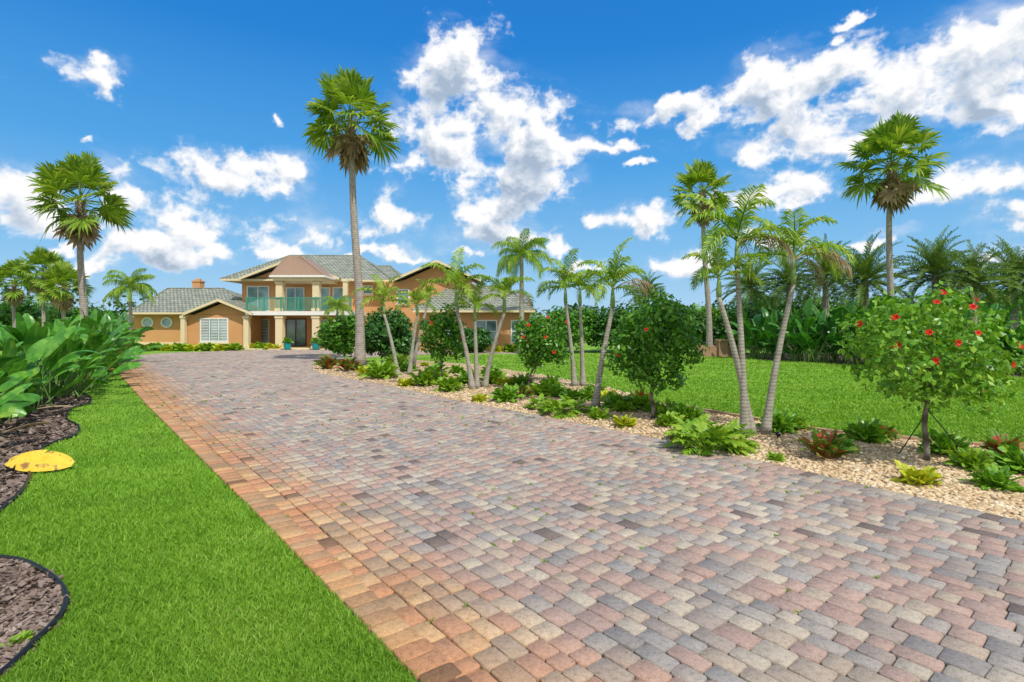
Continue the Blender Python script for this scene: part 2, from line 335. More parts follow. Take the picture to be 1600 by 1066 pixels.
# ---------------------------------------------------------------- foliage generators
def rd(a,b): return random.uniform(a,b)
def feather(mb,org,az,el,L,droop,nl,ll,lw,lift=.15,start=.12,ang=55,stem=.012,hang=.35):
    o=Vector(org); pts=[o]; n=9; e=el; ts=[]; daz=rd(-.25,.25)
    for i in range(n):
        a_=az+daz*i/n; d=Vector((math.cos(a_)*math.cos(e),math.sin(a_)*math.cos(e),math.sin(e))); pts.append(pts[-1]+d*(L/n)); ts.append(d)
        e-=droop/n*(.5+1.0*i/n)
    ts.append(ts[-1])
    mb.tube(pts,[stem*(1-.85*i/n) for i in range(n+1)],4,False)
    side=Vector((-math.sin(az),math.cos(az),0))
    for k in range(nl):
        t=start+(1-start)*(k+.5)/nl; f=t*n; i=min(int(f),n-1); p=pts[i].lerp(pts[i+1],f-i); T=ts[i]; up=T.cross(side)*-1
        if up.z<0: up=-up
        prof=math.sin(math.pi*min(1,(t*.88+.12)))**.6
        l=ll*max(.35,prof)*rd(.82,1.12); a=math.radians(ang-25*t+rd(-9,9))
        for s in (-1,1):
            d=(side*s*math.sin(a)+T*math.cos(a)+up*lift*rd(.2,1.8)).normalized()
            w=T*lw*.5; m1=p+d*l*.5; q=p+d*l*.95+Vector((0,0,-hang*l*rd(.4,1.5)))
            mb.add([p-w*.5,p+w*.5,m1+w,m1-w,q],[(0,1,2,3),(3,2,4)])
def fan(mb,org,az,el,pl,R,droop=.5,nseg=22,stem=.02):
    o=Vector(org); pts=[o]; e=el; n=5
    for i in range(n):
        d=Vector((math.cos(az)*math.cos(e),math.sin(az)*math.cos(e),math.sin(e))); pts.append(pts[-1]+d*(pl/n)); e-=droop*.45/n
    mb.tube(pts,[stem*(1-.5*i/n) for i in range(n+1)],4,False)
    T=d; side=Vector((-math.sin(az),math.cos(az),0)); tw=rd(-.8,.8); up=side.cross(T)*-1
    if up.z<0: up=-up
    side=(side*math.cos(tw)+up*math.sin(tw)).normalized(); up=T.cross(side)
    if up.z<0: up=-up
    h=pts[-1]; step=math.radians(250)/nseg
    for k in range(nseg):
        a=-math.radians(125)+step*(k+.5)+rd(-.05,.05)
        d=T*math.cos(a)+side*math.sin(a)+up*.12
        l=R*(.76+.24*math.cos(a*.6))*rd(.85,1.1); pr=-T*math.sin(a)+side*math.cos(a)
        sg=1 if k%2 else -1; dr=droop*rd(.1,1.3)
        V=[h]
        for r,wf in [(.6,1.0),(.82,.55)]:
            c=h+d*l*r+Vector((0,0,-dr*l*r**4*.5)); w=R*.6*math.tan(step/2)*wf*1.08
            V+= [c-pr*w-up*sg*w*.3,c+pr*w+up*sg*w*.3]
        V.append(h+d*l*1.0+Vector((0,0,-dr*l*.5)))
        mb.add(V,[(0,2,1),(1,2,4,3),(3,4,5)])
def paddle(mb,ms,org,az,el,pl,L,W,droop,tear=.25,rows=8,stem=.02):
    o=Vector(org); pts=[o]; e=el; n=4
    for i in range(n):
        d=Vector((math.cos(az)*math.cos(e),math.sin(az)*math.cos(e),math.sin(e))); pts.append(pts[-1]+d*(pl/n)); e-=droop*.25/n
    if pl>.02: ms.tube(pts,[stem*(1-.4*i/n) for i in range(n+1)],5,False)
    side=Vector((-math.sin(az),math.cos(az),0)); tw=rd(-.9,.9); p=pts[-1]; C=[p]; U=[]
    for i in range(rows):
        d=Vector((math.cos(az)*math.cos(e),math.sin(az)*math.cos(e),math.sin(e))); C.append(C[-1]+d*(L/rows))
        u=side.cross(d)*-1
        if u.z<0 and abs(u.z)>.05: u=-u
        U.append((u,d)); e-=droop/rows*(.4+1.2*i/rows)
    U.append(U[-1])
    def wd(t): return W*.5*(math.sin(math.pi*min(1,t*.93+.05))**.55)
    fold=rd(.2,.5)
    for s in (-1,1):
        prev=None; sag=0
        for i in range(rows):
            t0,t1=i/rows,(i+1)/rows
            torn=random.random()<tear
            if torn: sag=rd(0,.3)
            vs=[]
            for t,ii in ((t0,i),(t1,i+1)):
                u,d=U[ii]; w=wd(t); sv=side*math.cos(tw)+u*math.sin(tw); un=u*math.cos(tw)-side*math.sin(tw)
                c=C[ii]; m=c+sv*s*w*.55+un*fold*w*.4; q=c+sv*s*w+un*(fold*w*.3)+Vector((0,0,-sag*w))
                if torn and ii==i: q=q+d*(L/rows)*.25
                vs.append((c,m,q))
            (c0,m0,q0),(c1,m1_,q1)=vs
            if prev is not None and not torn: m0,q0=prev
            mb.add([c0,m0,q0,c1,m1_,q1],[(0,1,4,3),(1,2,5,4)]); prev=(m1_,q1)
def leaves(blobs,n,size,lump=.18,depth=.3,up=.3):
    vol=np.array([b[3]*b[4]*b[5] for b in blobs])**(2/3.); pr=vol/vol.sum(); k=rng.choice(len(blobs),n,p=pr); B=np.array(blobs)[k]
    d=rng.normal(size=(n,3)); d/=np.linalg.norm(d,axis=1)[:,None]
    lumpf=1+lump*(np.sin(d[:,0]*7+B[:,0]*3)*np.sin(d[:,1]*6+1.3)+np.sin(d[:,2]*8+d[:,0]*5+2))*.6
    r=(1-np.abs(rng.normal(0,depth,n)))*lumpf; r=np.clip(r,.05,1.4)
    P=B[:,:3]+d*B[:,3:6]*r[:,None]
    nrm=d*.8+rng.normal(0,.55,(n,3))+np.array([0,0,up]); nrm/=np.linalg.norm(nrm,axis=1)[:,None]
    t=np.cross(nrm,rng.normal(size=(n,3))); t/=np.linalg.norm(t,axis=1)[:,None]; b=np.cross(nrm,t)
    s=(size*(.6+.8*rng.random(n)))[:,None]
    V=np.stack([P-t*s*.5,P+b*s*.32-nrm*s*.08+t*s*.05,P+t*s*.55-nrm*s*.12,P-b*s*.32-nrm*s*.08+t*s*.05],1)
    V[:,:,2]=np.maximum(V[:,:,2],.01)
    f=(np.arange(n)*4)[:,None,None]+np.array([[0,1,2],[0,2,3]])[None]
    return V.reshape(-1,3),f.reshape(-1,3)
def leafmesh(name,blobs,n,size,mat,**k):
    V,f=leaves(blobs,n,size,**k); return npmesh(name,V,f,mat)
# ---------------------------------------------------------------- fan palms
def fan_crown(nf,R,seed):
    random.seed(seed); g=MB(); d=MB()
    for i in range(nf):
        q=i/nf; el=math.radians(86-112*q)+rd(-.14,.14); az=i*2.399+rd(-.25,.25)
        fan(g,(0,0,rd(-.1,.25)-.35*q),az,el,R*rd(.44,.66),R*rd(.36,.46),.2+.55*q+rd(0,.2),24,.02)
    for i in range(int(nf*.55)):
        el=math.radians(rd(-85,-38)); az=i*2.399
        fan(d,(math.cos(az)*.1,math.sin(az)*.1,rd(-.9,-.25)),az,el,R*rd(.18,.42),R*rd(.2,.34),.7,12,.014)
    for i in range(60):
        az=i*2.399; z=-1.1+1.1*i/60; p=Vector((math.cos(az)*.12,math.sin(az)*.12,z)); d.tube([p,p+Vector((math.cos(az)*.14,math.sin(az)*.14,.22))],[.035,.012],4)
    return g.mesh('crown',M['fan']),d.mesh('dead_fronds',M['dead'])
FC=[fan_crown(40,2.4,11),fan_crown(44,2.5,12),fan_crown(38,2.4,13)]
def fan_palm(base,topz,r,lean,ci,label,sc=1,group='tall fan palms'):
    t=thing('fan_palm',label,'palm tree',(base[0],base[1],0),0,group)
    mb=MB(); pts=[];rad=[]; n=26
    for i in range(n+1):
        q=i/n; pts.append((lean[0]*(q**1.3)+.06*math.sin(q*7),lean[1]*q,topz*q)); rad.append(r*(1.0-.42*q+.55*math.exp(-q*16))*(1+.025*math.sin(i*2.7)))
    mb.tube(pts,rad,14); mb.build('trunk',M['bark'],t,True)
    for nm,me in zip(('crown','dead_fronds'),FC[ci]):
        o=link(nm,me,t); o.location=pts[-1]; o.scale=(sc,)*3; o.rotation_euler=(0,0,ci*1.3)
    return t
b=G(562,572); fan_palm(b,Z(188,b[1]),.225,(X(548,b[1])-b[0],0),1,'tallest fan palm rising beside the driveway in front of the house',1.0)
fan_palm((X(131,27),27),Z(312,27),.19,(-.2,0),0,'fan palm standing left of the house behind the banana leaves',1.0)
b=G(1108,556); fan_palm(b,Z(302,b[1]),.19,(X(1097,b[1])-b[0],0),2,'slim fan palm at the far end of the right lawn',.95)
fan_palm((X(1390,29),29),Z(256,29),.19,(.05,0),0,'fan palm rising out of the banana hedge on the far right',1.15)
for i,(px,py,Y,lab) in enumerate([(22,440,50,'leftmost of the small far fan palms above the banana leaves'),(68,425,46,'middle one of the small far fan palms above the banana leaves'),(100,447,44,'rightmost of the small far fan palms above the banana leaves')]):
    fan_palm((X(px,Y),Y),Z(py,Y),.18,(0,0),i,lab,.9,'small fan palms far left')
# ---------------------------------------------------------------- feather palms
def feather_crown(nf,L,nl,ll,lw,mat,seed,elr=(80,-5),droop=(1.2,2.0),stem=.014,hang=.35,dead=0,lift=.15):
    random.seed(seed); g=MB()
    for i in range(nf):
        q=i/nf; feather(g,(0,0,-.05*q),i*2.399+rd(-.4,.4),math.radians(elr[0]+(elr[1]-elr[0])*q+rd(-10,10)),L*rd(.75,1.12),rd(*droop),nl,ll,lw,lift,.14,58,stem,hang)
    d=None
    if dead:
        d=MB()
        for i in range(dead):
            feather(d,(0,0,-.1),rd(-.5,1.0),math.radians(rd(-10,45)),L*rd(.8,1.0),rd(2.0,2.8),int(nl*.7),ll*.8,lw*.5,0,.3,40,stem*.8,.8)
        d=d.mesh('dead_fronds',M['dead'])
    return g.mesh('crown',mat),d
AC=[feather_crown(nf,1.35,36,.40,.042,M['feather'],s,(80,5),(1.1,2.3),.016,.45,dd,.3) for s,dd,nf in ((21,0,9),(22,1,8),(23,2,9),(24,3,9))]
def trunk_palm(name,label,base,top,r,crown,mat,sc=1,rot=0,group=None,shaft=True,bend=.3,cat='palm tree'):
    t=thing(name,label,cat,(base[0],base[1],0),0,group); mb=MB(); n=16; pts=[];rad=[]
    dx,dy,h=top[0]-base[0],top[1]-base[1],top[2]
    hs=h-(.55*sc if shaft else 0)
    for i in range(n+1):
        q=i/n; f=(1-bend)*q+bend*q*q; pts.append((dx*f,dy*f,hs*q)); rad.append(r*(1-.4*q+.7*math.exp(-q*11)))
    mb.tube(pts,rad,12); mb.build('trunk',mat,t,True)
    if shaft:
        mb=MB(); e=Vector(pts[-1]); T=Vector((dx,dy,h)); 
        mb.tube([e,e.lerp(T,.3),e.lerp(T,.7),T],[rad[-1]*1.05,rad[-1]*1.3,rad[-1]*.9,rad[-1]*.45],10); mb.build('crownshaft',M['crownshaft'],t,True)
    for nm,me in zip(('crown','dead_fronds'),crown):
        if me: o=link(nm,me,t); o.location=(dx,dy,h); o.scale=(sc,)*3; o.rotation_euler=(0,0,rot)
    return t
gA='curved slender palms in the stone bed'
ad=[(622,588,600,470,0,.95,'leftmost slender palm in the stone bed, leaning left'),
(640,586,652,475,1,.85,'short slender palm right beside the leftmost one in the stone bed'),
(645,580,668,462,0,.7,'small pale slender palm just left of the round green shrub'),
(738,608,712,450,2,1.05,'left stem palm of the trio behind the lime ground cover, leaning left'),
(745,607,742,480,0,.8,'upright middle palm of the trio behind the lime ground cover'),
(757,606,788,462,1,1.0,'right palm of the trio behind the lime ground cover, leaning right'),
(898,604,884,448,0,1.0,'left palm of the upright pair beside the red flowered round shrub'),
(911,604,906,452,1,.95,'right palm of the upright pair beside the red flowered round shrub'),
(930,638,958,448,2,.95,'single curved palm just left of the dark round hibiscus tree'),
(1164,680,1155,372,3,1.0,'tallest palm of the nearest trio, upright beside the right lawn'),
(1174,679,1122,432,0,.7,'short left palm of the nearest trio beside the right lawn'),
(1196,679,1243,400,3,.95,'right palm of the nearest trio, leaning right with dry drooping fronds')]
for i,(bx_,by,tx,ty,ci,sc,lab) in enumerate(ad):
    b=G(bx_,by); Y=b[1]; trunk_palm('slender_palm',lab,b,(X(tx,Y),Y+rd(-.1,.1),Z(ty,Y)),.068 if by>650 else .08,AC[ci],M['bark2'],sc,(0,2.1,4,1,3,5,2.6,.7,0,0,2,-.4)[i],gA,True,.35)
QC=feather_crown(20,3.0,70,.75,.055,M['feather'],31,(80,-15),(1.6,2.4),.03,.9)
Y=37; trunk_palm('feathery_palm','large feathery palm in front of the right wing of the house',(X(815,Y),Y),(X(815,Y),Y,Z(402,Y)),.2,QC,M['bark2'],.85,0,None,False)
Y=38; trunk_palm('feathery_palm','small feathery palm in front of the left wing of the house',(X(205,Y),Y),(X(203,Y),Y,Z(450,Y)),.15,QC,M['bark2'],.68,1,None,False)
Y=41; trunk_palm('feathery_palm','low feathery palm against the balcony of the house',(X(527,Y),Y),(X(527,Y),Y,Z(480,Y)),.12,QC,M['bark2'],.45,1,None,False)
DC=feather_crown(62,3.4,50,.55,.06,M['date'],33,(86,-32),(.8,1.6),.03,.15,0,.5)
ordn=['first','second','third','fourth','fifth','sixth','seventh','eighth','ninth','tenth','eleventh','twelfth','thirteenth','fourteenth','fifteenth','sixteenth','seventeenth','eighteenth']
dp=[(1012,462,50,.7),(1172,450,44,.85),(1232,446,42,.8),(1290,436,38,.85),(1352,440,34,.85),(1462,430,33,.85),(1520,444,33,.8),(1585,440,36,.9),(1650,440,34,.9)]
for i,(px,py,Y,sc) in enumerate(dp):
    trunk_palm('date_palm',f'{ordn[i]} from the left of the date palms behind the right hedge',(X(px,Y),Y),(X(px,Y),Y,Z(py,Y)),.28,DC,M['bark'],sc,i*1.1,'date palms behind the right hedge',False)
# ---------------------------------------------------------------- paddle plants
def paddle_plant(seed,n,L,W,h,mat,tear,spread=42):
    random.seed(seed); g=MB(); s=MB()
    for i in range(n):
        az=i*2.399+rd(-.5,.5); q=i/n; el=math.radians(90-spread*q+rd(-10,10)); a2=rd(0,6.28); r=rd(0,.5)
        paddle(g,s,(math.cos(a2)*r,math.sin(a2)*r,0),az,el,h*rd(.25,1.0)*(1-.35*q),L*rd(.6,1.15),W*rd(.75,1.15),rd(.2,1.6),tear,9,.018)
    return g.mesh('leaves',mat),s.mesh('stems',M['stem'])
PPd=[paddle_plant(50+i,46,.95,.34,1.9,M['paddledark'],.18) for i in range(3)]
PPl=[paddle_plant(60+i,48,.92,.36,1.85,M['paddle'],.2,44) for i in range(4)]
def place_paddle(label,x,y,pp,sc,rz,group):
    t=thing('banana_plant',label,'plant',(x,y,0),rz,group)
    for nm,me in zip(('leaves','stems'),pp):
        o=link(nm,me,t); o.scale=(sc,)*3
hp=[(1195,562),(1228,563),(1262,566),(1295,568),(1330,568),(1365,571),(1400,573),(1436,576),(1472,579),(1510,581),(1548,585),(1590,588),(1640,590)]
random.seed(9)
for i,(px,py) in enumerate(hp):
    x,y=G(px,py); place_paddle(f'{ordn[i]} plant from the left in the hedge of broad banana like leaves across the lawn',x,y+1.2,PPd[i%3],rd(1.12,1.38)*(.92 if i>8 else 1.0),rd(0,6.28),'broad leaved hedge across the lawn')
lp=[(-8.6,7.5,.78,0),(-9.7,9.2,.84,1),(-10.6,11.1,.88,2),(-11.6,13.0,.95,3),(-12.3,14.8,.98,0),(-13.3,16.6,1.0,1),(-14.5,18.4,1.05,2),(-15.8,20.4,1.08,3),(-17.1,22.6,1.12,0),(-18.5,25,1.15,1),(-20.3,27.6,1.18,2),(-22.2,29.6,1.2,3),(-15.2,14.2,1.3,0),(-19,18,1.4,1)]
for i,(x,y,sc,k) in enumerate(lp):
    place_paddle(f'{ordn[i]} clump, counted away from the camera, of the big leaved banana plants on the left' if i<12 else ('big leaved banana clump at the back of the left bed, nearer one' if i==12 else 'big leaved banana clump at the back of the left bed, farther one'),x,y,PPl[k],sc,i*1.37,'banana plants in the left bed')
for (px,py,L,W_,az,lab,mt,tilt) in [(14,738,.82,.36,.05,'yellow and brown dead banana leaf lying beside the grass','fallen',.55),(40,655,.8,.3,.6,'grey brown withered leaf hanging over the mulch','dead',.3),(5,690,.7,.26,1.2,'dry curled brown leaf at the left edge of the mulch','dead',.2)]:
    random.seed(int(px+py)); g=MB(); x,y=G(px,py)
    random.uniform=(lambda f:(lambda a,b: f(a,b)))(random.uniform)
    paddle(g,MB(),(0,0,.02),az,.15,.001,L,W_,.45,.12,10); o=g.build('fallen_leaf',M[mt]); o.location=(x,y,.13); o.rotation_euler=(tilt,0,0); tag(o,lab,'leaf')
# ---------------------------------------------------------------- hibiscus & shrubs
def flower_mesh():
    mb=MB()
    for k in range(5):
        a=k*1.2566; u=Vector((math.cos(a),math.sin(a),0)); v=Vector((-math.sin(a),math.cos(a),0)); n=Vector((0,0,1))
        mb.add([(0,0,0),u*.035+v*.022+n*.03,u*.055+v*.02+n*.035,u*.065+n*.025,u*.055-v*.02+n*.035,u*.035-v*.022+n*.03],[(0,1,5),(1,2,3),(1,3,5),(5,3,4)])
    mb.tube([(0,0,0),(.01,0,.07)],[.005,.004],5); return mb.mesh('flower',M['flower'])
FL=flower_mesh()
def ball_tree(label,b,c,rx,rz,n,size,mat,tr,flowers,group,nb=9,seed=1,lump=.22,core=.72,fs=.85,er=(.56,.82)):
    random.seed(seed); t=thing('hibiscus_tree',label,'tree',(b[0],b[1],0),0,group)
    mb=MB(); h=c[2]-rz*.55; dx=c[0]-b[0]; pts=[(dx*q*q+.02*math.sin(q*9),.03*math.sin(q*5),h*q) for q in [i/8 for i in range(9)]]; mb.tube(pts,[tr*(1.35-.6*i/8) for i in range(9)],9)
    tip=Vector(pts[-1])
    for i in range(11):
        a=i*2.399; e=Vector((dx+math.cos(a)*rx*.65,math.sin(a)*rx*.65,c[2]+rz*rd(-.4,.7))); m=tip.lerp(e,.5)+Vector((0,0,-.05)); mb.tube([tip-Vector((0,0,.1)),m,e],[tr*.6,tr*.35,tr*.1],5)
    mb.build('trunk',M['bark3'],t,True)
    bl=[(dx,0,c[2],rx*core,rx*core,rz*core*1.05)]
    for i in range(nb):
        a=i*2.399; zz=1-2*(i+.5)/nb; rr=math.sqrt(1-zz*zz); s=rd(.20,.46); e=rd(*er); bl.append((dx+math.cos(a)*rr*rx*e,math.sin(a)*rr*rx*e,c[2]+zz*rz*e,rx*s,rx*s,rz*s))
    link('crown',leafmesh('crown',bl,n,size,mat,lump=lump),t)
    for (fx,fz) in flowers:
        k=max(0,1-fx*fx-fz*fz)**.5; p=Vector((dx+fx*rx,-k*rx*1.0-.06,c[2]+fz*rz)); o=link('flower',FL,t); o.location=p
        nrm=Vector((fx+rd(-.5,.5),-k-.4+rd(-.3,.3),fz+rd(-.3,.5))).normalized(); o.rotation_euler=nrm.to_track_quat('Z','Y').to_euler(); o.scale=(fs*rd(.75,1.1),)*3
    return t
gH='round clipped hibiscus trees'
b=G(1448,722); ball_tree('nearest hibiscus tree with many red flowers, staked in the stone bed on the right',b,(X(1447,b[1]),b[1],Z(545,b[1])),.98,.80,4900,.09,M['hibl'],.032,
  [(-.75,.55),(-1.0,.45),(-.58,.3),(-.35,.15),(.05,.72),(.2,1.02),(.32,.85),(-.3,.8),(.38,-.2),(-.85,.1),(.75,-.75),(-.55,-.15),(.55,.1),(-.1,.3),(0,.96)],gH,30,3,.45,.5,.85,(.6,.98))
for k,(ex,ey) in enumerate(((.42,-.35),(.30,.45),(-.05,.5))):
    sk=MB(); sk.tube([(ex,ey,0),(.02*k,0,.78)],.008,5); o=sk.build('stake',M['stake']); o.location=(b[0],b[1],0); tag(o,('front','rear','middle')[k]+' one of the thin dark stakes tied to the nearest hibiscus trunk','stake','stakes around the nearest hibiscus')
b=G(1020,655); ball_tree('full green round hibiscus tree with tight crown right of the single curved palm',b,(X(1018,b[1]),b[1],Z(537,b[1])),.93,1.02,6000,.10,M['hib'],.035,[(.25,.98),(-.85,-.2),(.1,.95),(-.35,.3)],gH,24,4,.3,.66,.85,(.6,.9))
b=G(825,610); ball_tree('medium hibiscus tree on a leaning trunk beside the upright palm pair',b,(X(846,b[1]),b[1],Z(535,b[1])),.80,.86,3600,.11,M['hib'],.03,[(-.5,.6),(.2,.85),(.9,.7),(.1,.2),(-.7,.2),(.4,-.3)],gH,18,5,.3,.66,1.1,(.6,.9))
for k,(a_,b_) in enumerate((((.0,-.3,0),(.28,0,.8)),((-.15,.1,0),(.26,0,.8)))):
    sk=MB(); sk.tube([a_,b_],.012,5); o=sk.build('stake',M['stake']); o.location=(b[0],b[1],0); tag(o,('nearer','farther')[k]+' dark stake under the leaning medium hibiscus tree','stake','stakes under the medium hibiscus')
b=G(690,603); ball_tree('small hibiscus tree between the leftmost palms and the palm trio',b,(X(690,b[1]),b[1],Z(522,b[1])),.76,.83,3100,.11,M['hib'],.03,[(-.3,.4),(.9,-.1)],gH,16,6,.3,.66,1.1,(.6,.9))
def shrub(name,label,loc,blobs,n,size,mat,group=None,**k):
    o=link(name,leafmesh(name,blobs,n,size,mat,**k)); o.location=(loc[0],loc[1],0); return tag(o,label,'shrub',group)
def lump(rx,ry,rz,zc,nb,seed):
    random.seed(seed); bl=[(0,0,zc,rx*.7,ry*.7,rz*.8)]
    for i in range(nb):
        a=i*2.399; zz=rd(-.7,.8); rr=math.sqrt(1-zz*zz); s=rd(.3,.46); bl.append((math.cos(a)*rr*rx*.65,math.sin(a)*rr*ry*.65,zc+zz*rz*.65,rx*s,ry*s,rz*s))
    return bl
Y=27; shrub('round_shrub','big dark green round shrub directly right of the tallest palm trunk',(X(600,Y),Y+.6),lump(1.5,1.5,1.65,1.55,16,1),7000,.17,M['shrub'],'round shrubs near the tallest palm')
Y=29; shrub('round_shrub','big green round shrub directly left of the tallest palm trunk',(X(538,Y),Y),lump(1.35,1.3,1.4,1.4,16,2),6000,.17,M['hib'],'round shrubs near the tallest palm')
rows=[(735,38,1.6,1.9),(860,40,2.0,2.9),(895,38,2.2,3.4),(935,39,2.4,3.6),(975,38,2.4,3.5),(1015,40,2.6,3.9),(1055,38,2.4,3.8),(1092,38,2.2,3.6),(1130,37,2.2,3.8),(1172,36,2.2,4.0)]
for i,(px,Y,r,h) in enumerate(rows):
    shrub('hedge_shrub',f'{ordn[i]} from the left of the dark leafy shrubs along the far edge of the lawn',(X(px,Y),Y),lump(r,r*.8,h*.52,h*.5,14,20+i),4400,.2,(M['shrub'],M['hib'],M['hibl'])[(i*2)%3 if i%4 else 0],'shrubs along the far edge of the lawn')
for i,(px,Y,r,h) in enumerate([(-10,52,4.5,5.2),(60,54,5,4.6),(130,50,4,3.8),(1225,52,5,5.4),(1330,50,5,5.6),(1430,48,5,5.2),(1530,46,5,5.4),(1620,46,5,5.6)]):
    shrub('broad_tree',('leftmost','middle','rightmost')[i]+' low broad tree behind the small far fan palms' if i<3 else ordn[i-3]+' from the left of the broad leafy trees behind the date palms',(X(px,Y),Y),lump(r,r*.7,h*.5,h*.5,16,60+i),5000,.34,M['shrub'] if i%2 else M['hib'],'broad trees far behind')
# ---- ground cover plants
def lobed(seed,n,L,mat):
    random.seed(seed); g=MB()
    for i in range(n):
        az=i*2.399; el=math.radians(rd(20,80)); o=(math.cos(az)*rd(0,.08),math.sin(az)*rd(0,.08),0); feather(g,o,az,el,L*rd(.7,1.1),rd(.9,1.8),8,L*.36,L*.13,.1,.42,60,.006,.25)
    return g.mesh('leafy_plant',M[mat])
def rosette(seed,n,L,W,mat,el=(25,85)):
    random.seed(seed); g=MB()
    for i in range(n):
        az=i*2.399; r=rd(0,.16)*L*2.4; paddle(g,g,(math.cos(az)*r,math.sin(az)*r,0),az+rd(-1,1),math.radians(rd(*el)),L*.5*rd(.3,1.6),L*rd(.5,1),W,rd(.4,1.6),.05,4,.004)
    return g.mesh('leafy_plant',M[mat])
LB=[lobed(i,34,.5,'lime') for i in (1,2)]; RS=[rosette(i,90,.17,.075,'lime') for i in (1,2)]; RY=[rosette(5,90,.15,.07,'yellow',(15,85))]; RR=[rosette(8,60,.17,.07,'red',(35,88))]; RG=[rosette(9,90,.18,.08,'hibl')]
gc=[(1105,706,LB[0],1.25,'large lobed leaf philodendron at the driveway edge left of the nearest palm trio'),
(1140,700,LB[1],1.0,'lobed philodendron touching the base of the nearest palm trio'),
(1085,690,LB[1],1.0,'lobed philodendron at the driveway edge behind the largest one'),
(873,650,LB[0],1.0,'lobed philodendron by the driveway left of the single curved palm'),
(897,645,LB[1],.9,'lobed philodendron touching the base of the single curved palm'),
(845,640,LB[1],.8,'lobed philodendron below the leaning medium hibiscus'),
(975,668,RY[0],1.2,'round yellow leaved plant at the driveway edge below the full round hibiscus'),
(1432,758,RY[0],1.2,'bright yellow leaved plant in front of the nearest hibiscus trunk'),
(750,628,RY[0],1.1,'yellow green mound below the palm trio'),
(635,604,RY[0],1.4,'yellow green mound below the leftmost palms'),
(700,612,RS[0],1.9,'lime leafy mound below the small hibiscus tree'),
(665,603,RS[1],2.2,'lime leafy mound left of the small hibiscus tree'),
(597,592,RS[0],2.8,'lime leafy mound right of the tallest palm base'),
(575,588,RY[0],2.0,'yellow mound at the foot of the tallest palm'),
(543,580,RR[0],2.4,'red tinged plant left of the tallest palm base'),
(512,577,RR[0],2.6,'red tinged plant at the left tip of the stone bed'),
(790,628,RG[0],1.7,'green leafy plant right of the palm trio'),
(812,622,RR[0],1.6,'reddish leafy plant under the leaning medium hibiscus'),
(770,600,RS[1],2.0,'lime leafy plant behind the palm trio'),
(730,600,RG[0],1.8,'green leafy plant left behind the palm trio'),
(860,610,RG[0],1.7,'green leafy plant behind the upright palm pair'),
(930,622,RS[0],1.6,'lime leafy plant behind the single curved palm'),
(965,640,RG[0],1.6,'green leafy plant left of the full round hibiscus trunk'),
(1000,635,RR[0],1.6,'red tinged leafy plant behind the full round hibiscus trunk'),
(935,655,RS[1],1.1,'small lime plant in the stones at the driveway edge'),
(1045,668,RS[1],1.2,'small green plant right of the full round hibiscus trunk'),
(1075,660,RG[0],1.5,'green leafy plant by the clay edging left of the nearest palms'),
(1215,675,RG[0],1.5,'low dark green mound right of the nearest palm trio'),
(1240,672,RS[0],1.2,'low green mound by the clay edging right of the nearest palms'),
(1290,718,RR[0],1.7,'upright red and green leafed plant in the stones left of the near hibiscus'),
(1312,708,RG[0],1.0,'small green plant behind the red and green leafed one'),
(1352,690,RG[0],1.5,'green leafy plant by the clay edging left of the near hibiscus'),
(1380,688,RR[0],1.1,'small reddish plant by the clay edging left of the near hibiscus'),
(1478,712,RG[0],1.5,'dark green plant just behind the nearest hibiscus trunk'),
(1520,735,RS[1],1.2,'lime plant right of the nearest hibiscus trunk'),
(1556,765,RG[0],1.1,'small green plant nearest to the driveway at the right edge'),
(1568,718,RR[0],1.5,'red and green plant at the right edge of the stone bed'),
(1598,740,RG[0],1.5,'green plant cut by the right edge of the view'),
(1212,722,RS[0],.6,'tiny green weed patch in the stones at the driveway edge'),
(680,590,RG[0],2.2,'green plant behind the small hibiscus tree'),
(620,575,RS[1],2.6,'lime plant behind the leftmost palms')]
for i,(px,py,me,sc,lab) in enumerate(gc):
    o=link('leafy_plant',me); x,y=G(px,py); o.location=(x,y,0); o.scale=(sc,sc,sc*1.1); o.rotation_euler=(0,0,i*1.7); tag(o,lab,'plant','low plants in the stone bed')
random.seed(77)
for i in range(20):
    q=i/19; px=560+q*490; yf=np.interp(px,[500,600,700,860,1060],[585,603,625,655,695]); yb=np.interp(px,[560,640,740,850,950,1040],[567,562,570,587,606,633]); py=yb+(yf-yb)*rd(.15,.5)
    o=link('leafy_plant',random.choice([RG[0],RS[0],RS[1],RY[0]])); x,y=G(px,py); sc=rd(1.1,1.9); o.location=(x,y,0); o.scale=(sc,)*3; o.rotation_euler=(0,0,i)
    tag(o,'low leafy filler plant in the middle of the stone bed between the palm trunks','plant','filler plants between the slender palm trunks')
for i,(px,py,me,sc,lab) in enumerate([(95,614,RR[0],2.0,'red tinged plant under the banana leaves'),(150,590,RR[0],2.6,'farther red tinged plant under the banana leaves'),(125,602,RY[0],1.6,'yellow leaved plant under the banana leaves'),(30,1010,RS[0],.35,'tiny weed in the nearest mulch patch')]):
    o=link('leafy_plant',me); x,y=G(px,py); o.location=(x,y,0); o.scale=(sc,)*3; tag(o,lab,'plant')
for i,(px,Y,k) in enumerate([(222,42,0),(243,41.6,1),(262,41.5,0),(284,41.2,1),(303,41,0),(323,40.8,1),(345,40.6,0),(366,41,1),(398,43.3,0),(412,42.8,1),(428,42.6,0),(518,43,1),(720,39,0),(745,38.6,1),(775,38.6,0),(800,38.6,1)]):
    o=link('leafy_plant',(RY[0],RS[0])[k]); o.location=(X(px,Y),Y,0); o.scale=(3.4,2.8,2.9); o.rotation_euler=(0,0,i); tag(o,f'{ordn[i]} from the left of the bright low plants along the house front','plant','low plants along the house front')
